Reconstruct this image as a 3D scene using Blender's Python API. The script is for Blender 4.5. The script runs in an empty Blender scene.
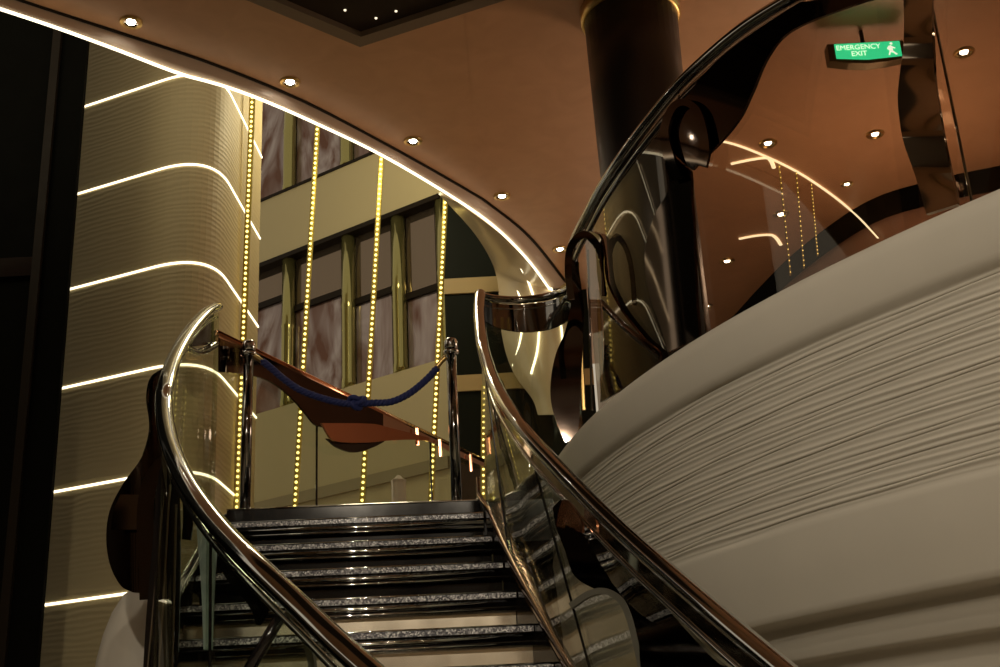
import bpy, bmesh, math, random
from mathutils import Vector
from mathutils.geometry import tessellate_polygon
random.seed(7)
C = bpy.context.scene.collection
sc = bpy.context.scene
EYE = 1.5
F, PIT, ROL = 1236.0, math.radians(20.65), math.radians(3.0)
cp, sp, cr, sr = math.cos(PIT), math.sin(PIT), math.cos(ROL), math.sin(ROL)
CAM = Vector((0, 0, EYE))
r0, u0, f0 = Vector((1, 0, 0)), Vector((0, -sp, cp)), Vector((0, cp, sp))
RV, UV = r0 * cr - u0 * sr, r0 * sr + u0 * cr

def ray(px, py):
    return RV * (px - 500) + UV * (333.5 - py) + f0 * F
def P(px, py, Y):                    # the point of a sight line that stands Y metres into the room
    d = ray(px, py); return CAM + d * (Y / d.y)
def PZ(px, py, Z):                   # ... that lies at height Z
    d = ray(px, py); return CAM + d * ((Z - EYE) / d.z)
def hit_line(px, py, a, b):          # ... that lies on the upright plane over the plan line a-b
    d = ray(px, py); n = (-(b[1] - a[1]), b[0] - a[0])
    t = (a[0] * n[0] + a[1] * n[1]) / (d.x * n[0] + d.y * n[1])
    return CAM + d * t
DC, DR = (5.36, 6.42), 5.18          # centre and radius of the round white balcony
def hit_circ(px, py, R):
    d = ray(px, py); A = d.x ** 2 + d.y ** 2
    B = -2 * (d.x * DC[0] + d.y * DC[1]); K = DC[0] ** 2 + DC[1] ** 2 - R * R
    disc = B * B - 4 * A * K
    t = (-B - math.sqrt(max(disc, 0))) / (2 * A)
    return CAM + d * t

# ------------------------------------------------------------------ materials
def mat(name):
    m = bpy.data.materials.new(name); m.use_nodes = True
    return m, m.node_tree, m.node_tree.nodes['Principled BSDF']
def simple(name, col, rough=.5, metal=0., ior=None, coat=0.):
    m, nt, b = mat(name)
    b.inputs['Base Color'].default_value = (*col, 1); b.inputs['Roughness'].default_value = rough
    b.inputs['Metallic'].default_value = metal
    if ior: b.inputs['IOR'].default_value = ior
    if coat: b.inputs['Coat Weight'].default_value = coat; b.inputs['Coat Roughness'].default_value = .05
    # slight unevenness so that no surface is perfectly uniform
    tc = nt.nodes.new('ShaderNodeTexCoord'); n = nt.nodes.new('ShaderNodeTexNoise'); n.inputs['Scale'].default_value = 9
    r = nt.nodes.new('ShaderNodeMapRange'); r.inputs['To Min'].default_value = max(0, rough * .8); r.inputs['To Max'].default_value = min(1, rough * 1.2 + .01)
    nt.links.new(tc.outputs['Object'], n.inputs['Vector']); nt.links.new(n.outputs['Fac'], r.inputs['Value']); nt.links.new(r.outputs['Result'], b.inputs['Roughness'])
    return m
def emit(name, col, s):
    m, nt, b = mat(name)
    b.inputs['Base Color'].default_value = (*col, 1)
    b.inputs['Emission Color'].default_value = (*col, 1); b.inputs['Emission Strength'].default_value = s
    return m
def glassy(name, tint, refl=1.0, cap=.3):
    m = bpy.data.materials.new(name); m.use_nodes = True; nt = m.node_tree; nt.nodes.clear()
    o = nt.nodes.new('ShaderNodeOutputMaterial'); mx = nt.nodes.new('ShaderNodeMixShader')
    t = nt.nodes.new('ShaderNodeBsdfTransparent'); g = nt.nodes.new('ShaderNodeBsdfGlossy'); lw = nt.nodes.new('ShaderNodeLayerWeight'); lw.inputs['Blend'].default_value = .5
    pw = nt.nodes.new('ShaderNodeMath'); pw.operation = 'POWER'; pw.inputs[1].default_value = 5.
    mu = nt.nodes.new('ShaderNodeMath'); mu.operation = 'MULTIPLY_ADD'; mu.use_clamp = True; mu.inputs[1].default_value = .7 * refl; mu.inputs[2].default_value = .035 * refl
    t.inputs['Color'].default_value = (*tint, 1); g.inputs['Roughness'].default_value = .0; g.inputs['Color'].default_value = (1, .98, .93, 1)
    nt.links.new(lw.outputs['Facing'], pw.inputs[0]); nt.links.new(pw.outputs[0], mu.inputs[0]); mi = nt.nodes.new('ShaderNodeMath'); mi.operation = 'MINIMUM'; mi.inputs[1].default_value = cap
    nt.links.new(mu.outputs[0], mi.inputs[0]); nt.links.new(mi.outputs[0], mx.inputs['Fac'])
    nt.links.new(t.outputs[0], mx.inputs[1]); nt.links.new(g.outputs[0], mx.inputs[2]); nt.links.new(mx.outputs[0], o.inputs['Surface'])
    return m
def veil(name, col, a):
    m = bpy.data.materials.new(name); m.use_nodes = True; nt = m.node_tree; nt.nodes.clear()
    o = nt.nodes.new('ShaderNodeOutputMaterial'); mx = nt.nodes.new('ShaderNodeMixShader'); t = nt.nodes.new('ShaderNodeBsdfTransparent'); d = nt.nodes.new('ShaderNodeBsdfPrincipled')
    d.inputs['Base Color'].default_value = (*col, 1); d.inputs['Roughness'].default_value = .3; mx.inputs['Fac'].default_value = a
    nt.links.new(t.outputs[0], mx.inputs[1]); nt.links.new(d.outputs[0], mx.inputs[2]); nt.links.new(mx.outputs[0], o.inputs['Surface'])
    return m
def noise_col(name, c1, c2, scale, rough, metal=0., detail=5, distortion=0., stretch=(1, 1, 1), bump=0., bscale=None):
    m, nt, b = mat(name); L = nt.links.new
    tc = nt.nodes.new('ShaderNodeTexCoord'); mp = nt.nodes.new('ShaderNodeMapping'); mp.inputs['Scale'].default_value = stretch
    n = nt.nodes.new('ShaderNodeTexNoise'); n.inputs['Scale'].default_value = scale; n.inputs['Detail'].default_value = detail; n.inputs['Distortion'].default_value = distortion
    cr_ = nt.nodes.new('ShaderNodeValToRGB'); cr_.color_ramp.elements[0].color = (*c1, 1); cr_.color_ramp.elements[1].color = (*c2, 1)
    cr_.color_ramp.elements[0].position = .35; cr_.color_ramp.elements[1].position = .65
    L(tc.outputs['Object'], mp.inputs['Vector']); L(mp.outputs[0], n.inputs['Vector']); L(n.outputs['Fac'], cr_.inputs['Fac']); L(cr_.outputs['Color'], b.inputs['Base Color'])
    b.inputs['Roughness'].default_value = rough; b.inputs['Metallic'].default_value = metal
    if bump:
        bp = nt.nodes.new('ShaderNodeBump'); bp.inputs['Strength'].default_value = bump; bp.inputs['Distance'].default_value = .02
        L(n.outputs['Fac'], bp.inputs['Height']); L(bp.outputs['Normal'], b.inputs['Normal'])
    return m
def wave_wall(name, col):
    m, nt, b = mat(name); L = nt.links.new
    tc = nt.nodes.new('ShaderNodeTexCoord'); mp = nt.nodes.new('ShaderNodeMapping'); mp.inputs['Scale'].default_value = (.35, .35, 1)
    w = nt.nodes.new('ShaderNodeTexWave'); w.bands_direction = 'Z'; w.inputs['Scale'].default_value = 9.; w.inputs['Distortion'].default_value = 7.; w.inputs['Detail'].default_value = 3; w.inputs['Detail Scale'].default_value = .8
    bp = nt.nodes.new('ShaderNodeBump'); bp.inputs['Strength'].default_value = .14; bp.inputs['Distance'].default_value = .015
    L(tc.outputs['Object'], mp.inputs['Vector']); L(mp.outputs[0], w.inputs['Vector']); L(w.outputs['Fac'], bp.inputs['Height']); L(bp.outputs['Normal'], b.inputs['Normal'])
    b.inputs['Base Color'].default_value = (*col, 1); b.inputs['Roughness'].default_value = .6
    return m
def crystal(name):
    m, nt, b = mat(name); L = nt.links.new
    tc = nt.nodes.new('ShaderNodeTexCoord'); v = nt.nodes.new('ShaderNodeTexVoronoi'); v.inputs['Scale'].default_value = 170
    bw = nt.nodes.new('ShaderNodeSeparateColor')
    cr_ = nt.nodes.new('ShaderNodeValToRGB'); e = cr_.color_ramp.elements
    e[0].color = (.14, .14, .16, 1); e[1].color = (1., 1., 1, 1); e[0].position = .25; e[1].position = .9  # white cells in the base colour imitate crystal sparkle
    x = e.new(.6); x.color = (.46, .46, .49, 1)
    L(tc.outputs['Object'], v.inputs['Vector']); L(v.outputs['Color'], bw.inputs[0]); L(bw.outputs[0], cr_.inputs['Fac']); L(cr_.outputs['Color'], b.inputs['Base Color'])
    bp = nt.nodes.new('ShaderNodeBump'); bp.inputs['Strength'].default_value = .9; bp.inputs['Distance'].default_value = .02
    L(bw.outputs[1], bp.inputs['Height']); L(bp.outputs['Normal'], b.inputs['Normal'])
    b.inputs['Roughness'].default_value = .12; b.inputs['Metallic'].default_value = .1
    return m

M = dict(
    chrome=simple('polished_chrome', (.55, .56, .56), .07, 1),
    chrome_dark=simple('smoked_chrome', (.27, .265, .26), .08, 1),
    copper=simple('polished_copper', (.70, .36, .22), .16, 1),
    bronze=simple('bronze_mirror', (.085, .064, .052), .04, 1),
    bronze_brown=simple('brown_mirror', (.20, .15, .115), .05, 1),
    mirror=simple('silvered_mirror', (.62, .53, .43), .05, 1),
    black_gloss=simple('black_lacquer', (.006, .005, .005), .10),
    black=simple('black_panel', (.0045, .0045, .0032), .6, ior=1.08),
    dark_trim=simple('dark_brown_trim', (.016, .011, .006), .5, ior=1.2),
    column=simple('black_column', (.020, .016, .015), .35),
    brass=simple('brass', (.62, .42, .16), .3, 1),
    brass_dark=simple('tarnished_brass', (.36, .28, .05), .35, .6),
    white=noise_col('white_plaster', (.53, .50, .435), (.575, .54, .47), 1.6, .55),
    cream=simple('cream_plaster', (.52, .45, .25), .55),
    cream_gloss=simple('glossy_cream', (.62, .52, .36), .18),
    ribbed=wave_wall('rippled_cream', (.50, .415, .225)),
    ceil=noise_col('bronze_ceiling_paint', (.55, .305, .165), (.60, .335, .185), 5., .42, 0, 6, 1.),
    fascia=simple('fascia_paint', (.64, .52, .42), .4),
    green=simple('dark_green_wall', (.006, .008, .004), .5, ior=1.2),
    beige=simple('beige_band', (.42, .31, .13), .5),
    floor=noise_col('cream_marble', (.50, .43, .34), (.62, .55, .45), 2., .25),
    glass_r=glassy('stair_glass', (.88, .90, .84), 1.5, .4),
    glass=glassy('clear_glass', (.90, .93, .88), 1.3, .17),
    tint=glassy('smoked_glass', (.64, .59, .54), 1.2, .20),
    swirl=noise_col('swirled_mauve_glass', (.12, .045, .022), (.42, .37, .38), 2.0, .12, .35, 3, 2.2, (1, 1, .55)),
    mauve=simple('mauve_glass', (.20, .155, .115), .06, .8),
    tube=simple('green_gold_glass', (.34, .31, .12), .10, .8),
    led=emit('warm_white_led', (1., .88, .62), 1.9),
    led_reflection=emit('led_reflection_glow', (1., .88, .58), 2.2),  # emission for LED reflections that are built as strips
    bulb=emit('amber_led_bulb', (1., .76, .22), 2.6),
    lamp=emit('downlight_lamp', (1., .90, .72), 28.0),
    pin=emit('pin_lamp', (1., .85, .6), 1.2),
    exit=emit('exit_green', (.03, .62, .28), 2.3),
    exit_white=emit('exit_white', (.85, 1., .9), 2.2),
    rope=simple('blue_rope', (.022, .032, .15), .7),
    crystal=crystal('crystal_band'),
    frost=simple('frosted_edge', (.13, .125, .10), .3),
)

# ------------------------------------------------------------------ builders
ORG = {}
def thing(name, label, cat, loc=(0, 0, 0), group=None, kind=None):
    o = bpy.data.objects.new(name, None); C.objects.link(o); o.location = loc; o.empty_display_size = .1
    o['label'] = label; o['category'] = cat
    if group: o['group'] = group
    if kind: o['kind'] = kind
    ORG[o.name] = Vector(loc)
    return o
def tag(o, label=None, cat=None, group=None, kind=None):
    for k, v in (('label', label), ('category', cat), ('group', group), ('kind', kind)):
        if v: o[k] = v
    return o
def obj(name, vf, m, parent=None, smooth=False, solid=0., sub=0, off=-1.):
    verts, faces = vf
    org = ORG[parent.name] if parent else Vector((0, 0, 0))
    me = bpy.data.meshes.new(name)
    me.from_pydata([tuple(Vector(v) - org) for v in verts], [], faces)
    bm = bmesh.new(); bm.from_mesh(me)
    bmesh.ops.recalc_face_normals(bm, faces=bm.faces); bm.to_mesh(me); bm.free()
    if smooth:
        for p in me.polygons: p.use_smooth = True
    me.materials.append(m)
    o = bpy.data.objects.new(name, me); C.objects.link(o)
    if parent: o.parent = parent
    ORG[o.name] = org
    if solid:
        s = o.modifiers.new('thickness', 'SOLIDIFY'); s.thickness = solid; s.offset = off
        if smooth:
            es_ = o.modifiers.new('crisp_edges', 'EDGE_SPLIT'); es_.split_angle = math.radians(40)
    return o
def struct(o, kind='structure'):
    o['kind'] = kind; return o
def join(*parts):
    V, Fc = [], []
    for v, f in parts:
        n = len(V); V += list(v); Fc += [tuple(i + n for i in q) for q in f]
    return V, Fc
def box(x0, x1, y0, y1, z0, z1):
    v = [(x, y, z) for z in (z0, z1) for y in (y0, y1) for x in (x0, x1)]
    return v, [(0, 2, 3, 1), (4, 5, 7, 6), (0, 1, 5, 4), (1, 3, 7, 5), (3, 2, 6, 7), (2, 0, 4, 6)]
def catmull(pts, n=8):
    pts = [Vector(p) for p in pts]
    if len(pts) < 3: return [pts[0].lerp(pts[-1], i / n) for i in range(n + 1)]
    out = []
    for i in range(len(pts) - 1):
        a = pts[i - 1] if i else pts[0] * 2 - pts[1]
        b, c = pts[i], pts[i + 1]
        d = pts[i + 2] if i + 2 < len(pts) else pts[-1] * 2 - pts[-2]
        for k in range(n):
            t = k / n
            out.append(.5 * ((2 * b) + (c - a) * t + (2 * a - 5 * b + 4 * c - d) * t * t + (3 * b - a - 3 * c + d) * t ** 3))
    out.append(pts[-1]); return out
def sweep(pts, w, h=None, seg=12, up=Vector((0, 0, 1)), closed=False):
    """tube of oval section: w across, h along the up direction (radii)"""
    h = h or w
    V, Fc = [], []
    n = len(pts)
    for i, p in enumerate(pts):
        a = pts[(i - 1) % n] if (closed or i) else pts[0]; b = pts[(i + 1) % n] if (closed or i < n - 1) else pts[-1]
        t = (b - a).normalized()
        s = t.cross(up)
        if s.length < 1e-4: s = t.cross(Vector((0, 1, 0)))
        s.normalize(); q = s.cross(t).normalized()
        for k in range(seg):
            an = 2 * math.pi * k / seg
            V.append(p + s * (math.cos(an) * w) + q * (math.sin(an) * h))
    for i in range(n if closed else n - 1):
        j = (i + 1) % n
        for k in range(seg):
            l = (k + 1) % seg
            Fc.append((i * seg + k, i * seg + l, j * seg + l, j * seg + k))
    if not closed:
        Fc.append(tuple(range(seg - 1, -1, -1))); Fc.append(tuple((n - 1) * seg + k for k in range(seg)))
    return V, Fc
def bar(a, b, w, h=None, seg=10):
    a, b = Vector(a), Vector(b)
    up = Vector((0, 0, 1)) if abs((b - a).normalized().z) < .9 else Vector((0, 1, 0))
    return sweep([a, b], w, h, seg, up)
def ruled(A, B, n=1):
    V, Fc = [], []
    for a, b in zip(A, B):
        for k in range(n + 1): V.append(Vector(a).lerp(Vector(b), k / n))
    w = n + 1
    for i in range(len(A) - 1):
        for k in range(n): Fc.append((i * w + k, i * w + k + 1, (i + 1) * w + k + 1, (i + 1) * w + k))
    return V, Fc
def loft(rows, cap=False):
    V, Fc = [], []; w = len(rows[0])
    for r in rows: V += [Vector(p) for p in r]
    for i in range(len(rows) - 1):
        for k in range(w - 1): Fc.append((i * w + k, i * w + k + 1, (i + 1) * w + k + 1, (i + 1) * w + k))
    return V, Fc
def lathe(prof, c, seg=24, caps=True):
    V, Fc = [], []
    for r, z in prof:
        for k in range(seg):
            a = 2 * math.pi * k / seg
            V.append(Vector((c[0] + r * math.cos(a), c[1] + r * math.sin(a), c[2] + z)))
    for i in range(len(prof) - 1):
        for k in range(seg):
            l = (k + 1) % seg
            Fc.append((i * seg + k, i * seg + l, (i + 1) * seg + l, (i + 1) * seg + k))
    if caps:
        Fc.append(tuple(range(seg - 1, -1, -1))); Fc.append(tuple((len(prof) - 1) * seg + k for k in range(seg)))
    return V, Fc
def extrude(poly, vec):
    """solid plate: outline in space pushed along vec"""
    vec = Vector(vec); n = len(poly)
    V = [Vector(p) for p in poly] + [Vector(p) + vec for p in poly]
    tris = tessellate_polygon([[Vector(p) for p in poly]])
    Fc = [tuple(t) for t in tris] + [tuple(i + n for i in reversed(t)) for t in tris]
    for i in range(n):
        j = (i + 1) % n; Fc.append((i, j, j + n, i + n))
    return V, Fc
def smooth_poly(pix, n=4, closed=True):
    """rounded outline through pixel points (returned as pixel pairs)"""
    q = [Vector((x, y, 0)) for x, y in pix]
    if closed:
        m = len(q); out = []
        for i in range(m):
            a, b, c, d = q[i - 1], q[i], q[(i + 1) % m], q[(i + 2) % m]
            for k in range(n):
                t = k / n
                out.append(.5 * ((2 * b) + (c - a) * t + (2 * a - 5 * b + 4 * c - d) * t * t + (3 * b - a - 3 * c + d) * t ** 3))
    else: out = catmull(q, n)
    return [(v.x, v.y) for v in out]
def ribbon(rows, surf, n=5, across=5):
    """wavy plate on a surface: rows of (left pixel, right pixel) pairs"""
    Ls = catmull([Vector((*a, 0)) for a, b in rows], n); Rs = catmull([Vector((*b, 0)) for a, b in rows], n)
    return loft([[surf(*( (a.lerp(b, k / across)).xy )) for k in range(across + 1)] for a, b in zip(Ls, Rs)])

# ================================================================== SETTING
ZC = 5.5                                                   # underside of the ceiling
struct(obj('floor', box(-8, 8, -5, 13, -.2, 0), M['floor']))
seam_px = [(-160, -62), (-70, -32), (18, 0), (150, 43), (220, 67), (300, 100), (370, 136), (430, 169), (475, 195), (483, 200), (528, 236), (566, 283)]
led_px = [(-160, -42), (-70, -14), (0, 8), (60, 28), (120, 50), (180, 73), (220, 84), (262, 99), (317, 123), (385, 156), (457, 199), (496, 227), (528, 259), (551, 290)]
seam = catmull([PZ(x, y, ZC) for x, y in seam_px], 5)
ledc = catmull([PZ(x, y, ZC - .1) for x, y in led_px], 5)
# ceiling: a slab cut back along the curved edge of the void
edge = [Vector((-8, seam[0].y - 1.6, ZC))] + seam
edge += [Vector((edge[-1].x + .05, 11.6, ZC)), Vector((8, 11.6, ZC))]
V, Fc = [], []
for p in edge: V += [(p.x, -5, ZC), (p.x, p.y, ZC), (p.x, -5, ZC + .3), (p.x, p.y, ZC + .3)]
for i in range(len(edge) - 1):
    a, b = 4 * i, 4 * i + 4
    Fc += [(a, a + 1, b + 1, b), (a + 2, b + 2, b + 3, a + 3), (a + 1, a + 3, b + 3, b + 1), (a, b, b + 2, a + 2)]
Fc += [(0, 2, 3, 1), (len(V) - 4, len(V) - 3, len(V) - 1, len(V) - 2)]
struct(obj('ceiling', (V, Fc), M['ceil']))
# fascia that drops from the ceiling to the light line
def resample(pts, n):
    d = [0]
    for a, b in zip(pts, pts[1:]): d.append(d[-1] + (b - a).length)
    out = []; j = 0
    for i in range(n):
        s = d[-1] * i / (n - 1)
        while j < len(d) - 2 and d[j + 1] < s: j += 1
        out.append(pts[j].lerp(pts[j + 1], (s - d[j]) / max(1e-9, d[j + 1] - d[j])))
    return out
sA, sB = resample(seam, 60), resample(ledc, 60)
prof = []
for a, b in zip(sA, sB):
    n_ = Vector((b.x - a.x, b.y - a.y, 0))
    prof.append([a + Vector((0, 0, .005)), a.lerp(b, .5) + Vector((0, 0, -.012)), b, b + Vector((-.02, .03, .02)), b + Vector((-.03, .05, .34)), a + Vector((0, 0, .3))])
struct(obj('trim_1', loft(prof), M['fascia'], smooth=True))
struct(obj('trim_7', sweep([p + Vector((.006, -.006, -.004)) for p in sA], .012, .006, 8), M['dark_trim'], smooth=True))
tag(obj('light_strip', sweep([p + Vector((-.004, -.004, -.006)) for p in sB], .009, seg=8), M['led'], smooth=True),
    'long curved white light line along the edge of the ceiling', 'light strip')
# black wall at the far left
wl = obj('wall_left', box(-8.0, -2.51, 6.62, 6.66, 0, 8.6), M['black'])
struct(wl)
struct(obj('trim_2', box(-2.72, -2.67, 6.585, 6.618, 0, 8.6), M['dark_trim']))
struct(obj('trim_3', join(box(-3.7, -3.55, 6.585, 6.618, 0, 8.6), box(-5.2, -2.7, 6.59, 6.617, 4.5, 4.62)), M['black_gloss']))

# unseen room behind the camera; walls and strips added to feed reflections
struct(obj('unseen_wall_front', box(-8, 8, -5.2, -5, 0, ZC), simple('unseen_front_wall_paint', (.62, .54, .42), .5)))
for k in range(7):
    x = -7.2 + 2.3 * k
    struct(obj('trim_%d' % (20 + k), box(x, x + .45, -4.99, -4.93, .1, 4.9), M['black_gloss'] if k % 2 else M['dark_trim']))  # unseen dark strip added for reflections
    struct(obj('trim_%d' % (30 + k), box(x + 1.3, x + 1.42, -4.99, -4.95, .1, 4.9), M['brass']))  # unseen brass strip added for reflections
for k in range(9):  # unseen boards and rods added overhead to enrich chrome reflections
    y = -4.6 + .95 * k
    struct(obj('trim_%d' % (40 + k), box(-4.5, 7.5, y, y + (.55 if k % 2 else .25), ZC - .05, ZC - .002), simple('reflection_board', ((.70, .60, .50), (.05, .035, .025))[(k + 1) % 2], .4)))
    struct(obj('trim_%d' % (50 + k), box(-4.5, 7.5, y + .68, y + .71, ZC - .06, ZC - .002), M['brass']))  # unseen brass rod added for reflections
struct(obj('unseen_wall_side_left', box(-8, -7.8, -5, 6.6, 0, ZC), simple('unseen_left_wall_paint', (.10, .075, .05), .5)))  # added unseen, keeps bright background out of the left glass
struct(obj('unseen_wall_side', box(7.8, 8, -5, 3.2, 0, ZC), simple('unseen_side_wall_paint', (.34, .24, .16), .5)))

# cream rippled wall with the rounded corner
CX, CY = -1.78, 6.95
dl, dr = Vector((-.915, .403)), Vector((.04, .999))
rad = .42
foot = [Vector((CX, CY)) + dl * q for q in (2.6, 2.0, 1.5, 1.1, .8, .6, .5)]
a_, b_ = Vector((CX, CY)) + dl * rad, Vector((CX, CY)) + dr * rad
for i in range(13):
    t = i / 12
    foot.append(a_ * (1 - t) ** 2 + Vector((CX, CY)) * 2 * t * (1 - t) + b_ * t * t)
foot += [Vector((CX, CY)) + dr * q for q in (.5, .6, .8, 1.0, 1.28)]
nb = [Vector((-.03, .25)), Vector((-.3, .02))]
fin = [foot[0] + Vector((.12, .28))] + [f + Vector((-.2, .2)) for f in foot[1:-1]] + [foot[-1] + Vector((-.28, .0))]
def upright(fp, z0, z1):
    return loft([[Vector((p.x, p.y, z0)) for p in fp], [Vector((p.x, p.y, z1)) for p in fp]])
ring = foot + fin[::-1] + [foot[0]]
Wl = join(upright(ring, 0, 8.6))
struct(obj('wall_back_left', Wl, M['ribbed'], smooth=False))
foot_f = catmull([Vector((p.x, p.y, 0)) for p in foot], 6)
nrm = []
def strip_on_wall(z, i0=0, i1=None, name='light_strip'):
    pts = []
    fp = foot_f[i0:i1]
    for i, p in enumerate(fp):
        a = fp[max(i - 1, 0)]; b = fp[min(i + 1, len(fp) - 1)]; t = (b - a).normalized()
        n_ = Vector((t.y, -t.x, 0))
        pts.append(Vector((p.x, p.y, z)) + n_ * .004)
    return sweep(pts, .005, .0085, 8)
zs = [(4.62, 'first short line below the ceiling edge'), (3.945, 'long bent line second from the ceiling'), (3.25, 'bent line above the top of the left handrail'),
      (2.57, 'line ending at the left handrail top'), (1.90, 'line beside the upper dark vase panel'), (1.215, 'line beside the foot of the dark vase panel'), (.53, 'lowest line on the cream wall')]
for k, (h, w_) in enumerate(zs[:6]):
    tag(obj('light_strip', strip_on_wall(EYE + h), M['led'], smooth=True),
        'white light strip on the rippled wall, ' + w_, 'light strip', 'light strips on the cream wall')

# gallery wall at the back, with two glazed bands
G0, G1 = (-3.4, 11.76), (-.45, 9.70)
gd = (Vector(G1) - Vector(G0)); gl = gd.length; gd.normalize(); gn = Vector((gd.y, -gd.x))
if gn.y > 0: gn = -gn
def GW(s, z, o=0.):
    p = Vector(G0) + gd * s + gn * o; return Vector((p.x, p.y, z))
def gbox(s0, s1, z0, z1, o0, o1):
    v = [GW(s, z, o) for z in (z0, z1) for o in (o0, o1) for s in (s0, s1)]
    return v, [(0, 2, 3, 1), (4, 5, 7, 6), (0, 1, 5, 4), (1, 3, 7, 5), (3, 2, 6, 7), (2, 0, 4, 6)]
def gs(px, py):
    p = hit_line(px, py, G0, G1); return (p.xy - Vector(G0)).dot(gd), p.z
zb0, zb1 = EYE + 3.47, EYE + 5.0
zt0, zt1 = EYE + 5.67, EYE + 7.0
struct(obj('wall_back', join(gbox(0, gl, 0, zb0, -.25, 0), gbox(0, gl, zb1, zt0, -.25, 0), gbox(0, gl, zb0, 8.6, -.3, -.2)), M['cream']))
struct(obj('trim_9', gbox(0, gl - .01, 4.02, 4.12, .002, .03), simple('olive_band', (.30, .26, .14), .5)))
for wn, z0, z1, tubes in (('window_1', zb0, zb1, (284, 344, 395, 441)), ('window_2', zt0, zt1, (285.5, 342.5))):
    w = thing(wn, 'glazed band of swirled mauve glass panes between green glass tubes', 'window', GW(gl / 2, z0), kind='structure')
    ref = 300 if wn == 'window_1' else 140
    ss = [gs(x, ref)[0] for x in tubes]
    lim = [gs(255, ref)[0] - .4] + ss + [gl - .02 if wn == 'window_1' else gs(410, 120)[0]]
    for i in range(len(lim) - 1):
        a, b = lim[i] + .06, lim[i + 1] - .06
        if b - a < .1: continue
        if wn == 'window_1':
            zm = EYE + 4.6 - .48 * max(0, min(1, ((a + b) / 2 - gs(258, 302)[0]) / (gs(440, 288)[0] - gs(258, 302)[0])))
            obj('upper_pane', gbox(a, b, zm + .03, z1, -.12, -.10), M['mauve'], w)
            obj('lower_pane', gbox(a, b, z0, zm - .03, -.12, -.10), M['swirl'], w)
            obj('mid_bar', gbox(a, b, zm - .03, zm + .03, -.12, -.07), M['dark_trim'], w)  # dark bar between the panes, lower towards the right
        else:
            obj('pane', gbox(a, b, z0, z1, -.12, -.10), M['swirl'], w)
        obj('mullion', gbox(b - .03, b, z0, z1, -.12, -.06), M['dark_trim'], w)
    for s in ss:
        p = GW(s, z0, -.06)
        obj('glass_tube', lathe([(.068, 0), (.07, .05), (.064, .1), (.064, (z1 - z0) * .5), (.07, (z1 - z0) * .52), (.064, (z1 - z0) * .54), (.064, z1 - z0)], p, 16), M['tube'], w, smooth=True)
    obj('frame_rail', gbox(0.02, gl - .02, z1 - .045, z1, -.1, .015) if wn == 'window_1' else gbox(0.02, gl - .02, z0, z0 + .03, -.1, .01), M['dark_trim'], w)
# dark green wall right of the gallery, with two beige bands
struct(obj('wall_back_right', box(-.452, .75, 9.66, 9.69, 0, 8.6), M['green']))
for n_, (y0, y1) in (('trim_4', (278, 293)), ('trim_5', (375, 391))):
    struct(obj(n_, box(-.452, .75, 9.64, 9.658, P(470, y1, 9.65).z, P(470, y0, 9.65).z), M['beige']))
# far wall behind the balcony on the right: dark valance over brown panelling
wr = [PZ(x, y, ZC).xy for x, y in ((690, 362), (735, 318), (760, 291), (800, 252), (868, 204), (935, 182), (1000, 168), (1100, 150), (1300, 128))]
wr = catmull([Vector((x, y, 0)) for x, y in wr], 4)
wb = [p + Vector((.12, .22, 0)) for p in wr]
struct(obj('wall_right', upright(wr + wb[::-1] + [wr[0]], 2.8, ZC), simple('brown_panel', (.30, .17, .11), .3)))
struct(obj('trim_6', upright([p + Vector((-.03, -.03, 0)) for p in wr] + [p + Vector((-.004, -.004, 0)) for p in wr][::-1] + [wr[0] + Vector((-.03, -.03, 0))], ZC - .17, ZC), M['black']))

# cream flared pier where the ceiling edge comes down
rowsL = [(440, 192), (463, 216), (480, 237), (494, 262), (500, 285), (502, 320), (507, 350), (517, 375), (534, 398), (540, 415)]
rowsR = [(458, 199), (497, 228), (520, 249), (545, 280), (556, 298), (566, 322), (569, 350), (570, 375), (569, 398), (566, 415)]
la, lb = catmull([Vector((*p, 0)) for p in rowsL], 5), catmull([Vector((*p, 0)) for p in rowsR], 5)
rows = []
pier_Y = lambda i: 8.0 + 1.45 * min(1, i / (len(la) * .45))
for i, (a, b) in enumerate(zip(la, lb)):
    r = []
    Yb = P(b.x, b.y, 1).z
    for k in range(11):
        t = k / 10; q = a.lerp(b, t)
        Y0 = min(PZ(b.x, b.y, ZC - .1).y if b.y < 290 else 9.38, 9.38)
        r.append(P(q.x, q.y, Y0 + (.20 * (1 - t) ** 2 - .10 * math.sin(math.pi * t)) * min(1, abs(b.x - a.x) / 55) + .02))
    rows.append(r)
pier = thing('flared_pier', 'glossy cream flared pier curving down from the ceiling edge behind the chrome ring', 'pier', P(545, 415, 9.9))
obj('pier_skin', loft(rows), M['cream_gloss'], pier, smooth=True, solid=.02)
def on_pier(px, py):
    i = min(range(len(la)), key=lambda i: abs((la[i].y + lb[i].y) / 2 - py) + 0 * i)
    best, bd = None, 1e9
    for i in range(len(la)):
        for k in range(11):
            q = la[i].lerp(lb[i], k / 10); d_ = (q.x - px) ** 2 + (q.y - py) ** 2
            if d_ < bd: bd, best = d_, rows[i][k].y
    return P(px, py, best - .03)
for pts in ([(500, 256), (510, 274), (519, 294), (523, 310), (522, 328), (519, 346), (513, 366)], [(521, 268), (528, 281), (533, 295), (538, 312), (539, 330), (537, 352), (531, 374)], [(551, 288), (557, 305), (561, 325), (563, 346)]):
    obj('reflected_line', sweep(catmull([on_pier(x, y) for x, y in pts], 5), .009, seg=8), M['led_reflection'], pier, smooth=True)  # glowing lines built for LED reflections on the glossy pier

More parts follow.
